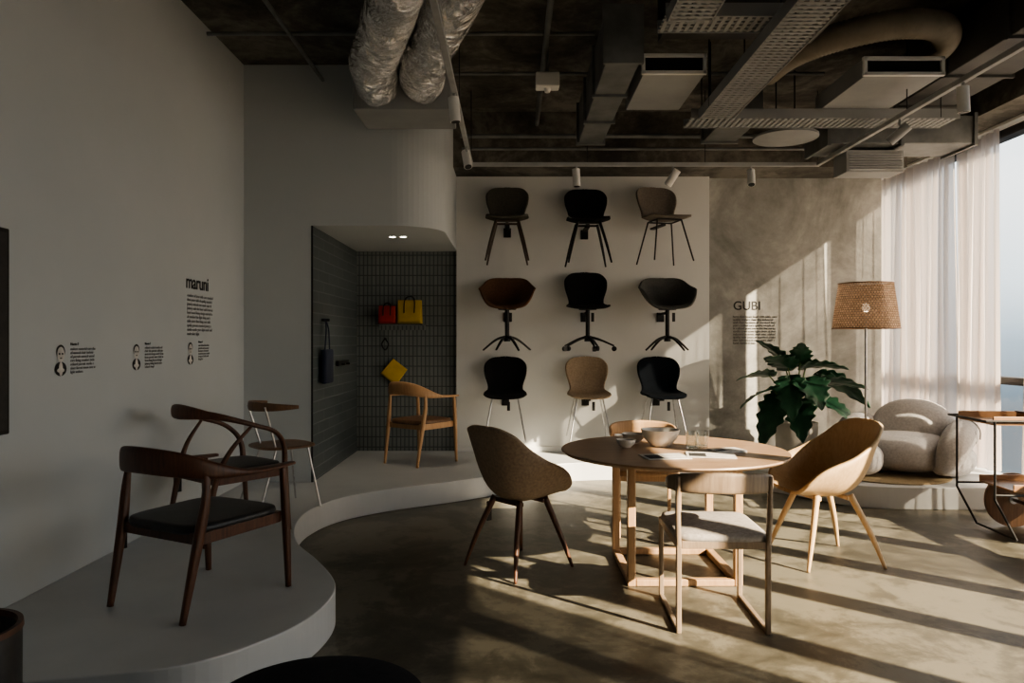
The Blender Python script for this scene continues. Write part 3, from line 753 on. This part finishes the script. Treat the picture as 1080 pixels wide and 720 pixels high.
outlet(2.42, 2.95, 4.95, 3.19, 3.32, .8)
duct('air_duct', (2.70, 6.15, 3.06), (3.95, 6.6, 3.30), 'galv', True, 0)
e = empty('linear_air_grille'); b2('box', (2.90, 6.25, 2.84), (3.40, 6.5, 3.03), 'ductp', e, .004)
boxes('blades', [((3.15, 6.24, 2.86 + i * .022), (.46, .02, .006)) for i in range(7)], 'track', e)
rd = empty('round_diffuser'); lathe('plate', [(0, -.02), (.10, -.03), (.2, -.01), (.27, .0), (.27, .02), (0, .02)], 'ductp', rd, (2.36, 6.22, 3.12), n=48)
rods('drop_rods', [((2.28, 6.22, 3.13), (2.28, 6.22, H - .002), .006), ((2.44, 6.22, 3.13), (2.44, 6.22, H - .002), .006)], 'blk', rd)
pts = [(1.95, 5.5, 3.42), (2.0, 5.15, 3.42), (2.22, 4.9, 3.44), (2.55, 4.75, 3.46), (2.86, 4.8, 3.46), (3.0, 5.05, 3.44), (2.98, 5.5, 3.44), (2.9, 5.95, 3.44)]
P = [list(p) for p in pts]
V, F = sweepdata(pts, [(.09, .09)], n=20, k=24, frame='pt')
c = 7 * 24
for i in range(c + 1):
    ctr = Vector(cr(P, i / c)); k = 1 + (.08 if i % 2 else -.02)
    for j in range(20): V[i * 20 + j] = ctr + (V[i * 20 + j] - ctr) * k
mesh('insulated_flexible_duct', V, F, mottled('flex_duct_wrap', (.17, .15, .115), (.23, .205, .165), 8, .7, .1), None)
def tray(a, w, z, along):
    e = empty('cable_tray'); lst = []
    if along == 'y':
        x, y0, y1 = a; n = int((y1 - y0) / .045)
        for s in (-1, 1): lst.append(((x + s * w / 2, (y0 + y1) / 2, z + .03), (.006, y1 - y0, .075)))
        for i in range(n): lst.append(((x, y0 + (i + .5) * (y1 - y0) / n, z), (w, .024, .004)))
        for k in (-.4, -.2, 0, .2, .4): lst.append(((x + k * w, (y0 + y1) / 2, z + .003), (.022, y1 - y0, .004)))
    else:
        y, x0, x1 = a; n = int((x1 - x0) / .045)
        for s in (-1, 1): lst.append((((x0 + x1) / 2, y + s * w / 2, z + .03), (x1 - x0, .006, .075)))
        for i in range(n): lst.append(((x0 + (i + .5) * (x1 - x0) / n, y, z), (.024, w, .004)))
        for k in (-.4, -.2, 0, .2, .4): lst.append((((x0 + x1) / 2, y + k * w, z + .003), (x1 - x0, .022, .004)))
    boxes('perforated_tray', lst, 'ductp', e, 0)
    if along == 'y': hs = [((a[0] + s * w / 2, yy, z), (a[0] + s * w / 2, yy, H - .002), .005) for s in (-1, 1) for yy in (a[1] + .3, (a[1] + a[2]) / 2, a[2] - .3)]
    else: hs = [((xx, a[0] + s * w / 2, z), (xx, a[0] + s * w / 2, H - .002), .005) for s in (-1, 1) for xx in (a[1] + .15, a[2] - .15)]
    rods('threaded_rods', hs, 'blk', e)
tray((1.58, 1.5, 5.6), .26, 3.10, 'y')
tray((.98, 1.2, 4.0), .24, 3.14, 'y')
tray((4.15, .86, 1.74), .22, 3.20, 'x')
tray((5.76, 1.40, 3.5), .26, 3.12, 'x')
L = [((.25, -2, 3.57), (.25, 7.3, 3.57), .022), ((-1.6, -2, 3.58), (-1.6, 6.09, 3.58), .016), ((-2.2, 5.2, 3.59), (.6, 5.2, 3.59), .014),
     ((-.5, 6.95, 3.35), (2.6, 6.95, 3.35), .022), ((-.5, 7.15, 3.28), (3.6, 7.15, 3.28), .016), ((3.85, -2, 3.5), (3.85, 7.3, 3.5), .04), ((2.12, 3.6, 3.56), (2.12, 5.9, 3.56), .02), ((-.5, 6.0, 3.6), (2.6, 6.0, 3.6), .014)]
rods('sprinkler_pipes', L, 'galv')
e = empty('ceiling_junction_box', (.27, 5.5, 3.30)); b2('box', (-.09, -.06, 0), (.09, .06, .11), 'white', e, .01)
rods('conduit', [((0, 0, .11), (0, 0, .408), .01)], 'galv', e); rods('sensor', [((0, 0, 0), (0, 0, -.03), .03, .02)], 'white', e)

# ---------------------------------------------------------------- light
sun = bpy.data.lights.new('sun', 'SUN'); sun.energy = 30; sun.angle = math.radians(.5); sun.color = (1, .81, .58)
o = bpy.data.objects.new('sun', sun); COL.objects.link(o)
el = math.radians(27); d = Vector((-.76 * math.cos(el), .65 * math.cos(el), -math.sin(el)))
o.rotation_euler = d.to_track_quat('-Z', 'Y').to_euler(); o.location = (9, -3, 6)
w = bpy.data.worlds.new('world'); S.world = w; w.use_nodes = True; nt = w.node_tree
bg = nt.nodes['Background']; tc = N(nt, 'ShaderNodeTexCoord'); sp = N(nt, 'ShaderNodeSeparateXYZ')
nt.links.new(tc.outputs['Generated'], sp.inputs[0])
mr = N(nt, 'ShaderNodeMapRange'); mr.inputs[1].default_value = -.5; mr.inputs[2].default_value = .5; nt.links.new(sp.outputs[2], mr.inputs[0])
nt.links.new(ramp(nt, mr.outputs[0], [(.0, (.04, .048, .055)), (.42, (.11, .14, .165)), (.5, (.28, .36, .42)), (.57, (.68, .76, .80)), (.68, (1.0, 1.02, 1.02)), (1, (.92, 1.02, 1.10))]), bg.inputs[0])
bg.inputs[1].default_value = 2.3
ar = bpy.data.lights.new('window_portal', 'AREA'); ar.shape = 'RECTANGLE'; ar.cycles.is_portal = True
o = bpy.data.objects.new('window_portal', ar); COL.objects.link(o); o.location = (XW + .15, 3.1, 1.65); o.rotation_euler = (0, math.radians(90), 0)
ar.size = 3.3; ar.size_y = 11.2

# ---------------------------------------------------------------- camera
cam = bpy.data.cameras.new('camera'); cam.sensor_width = 36; cam.lens = 760 / 1080 * 36; cam.clip_start = .05
o = bpy.data.objects.new('camera', cam); COL.objects.link(o); o.location = (0, 0, 1.37); o.rotation_euler = (math.pi / 2, 0, 0)
S.camera = o
S.view_settings.view_transform = 'AgX'
S.view_settings.look = 'AgX - Medium High Contrast'
S.view_settings.exposure = -0.1
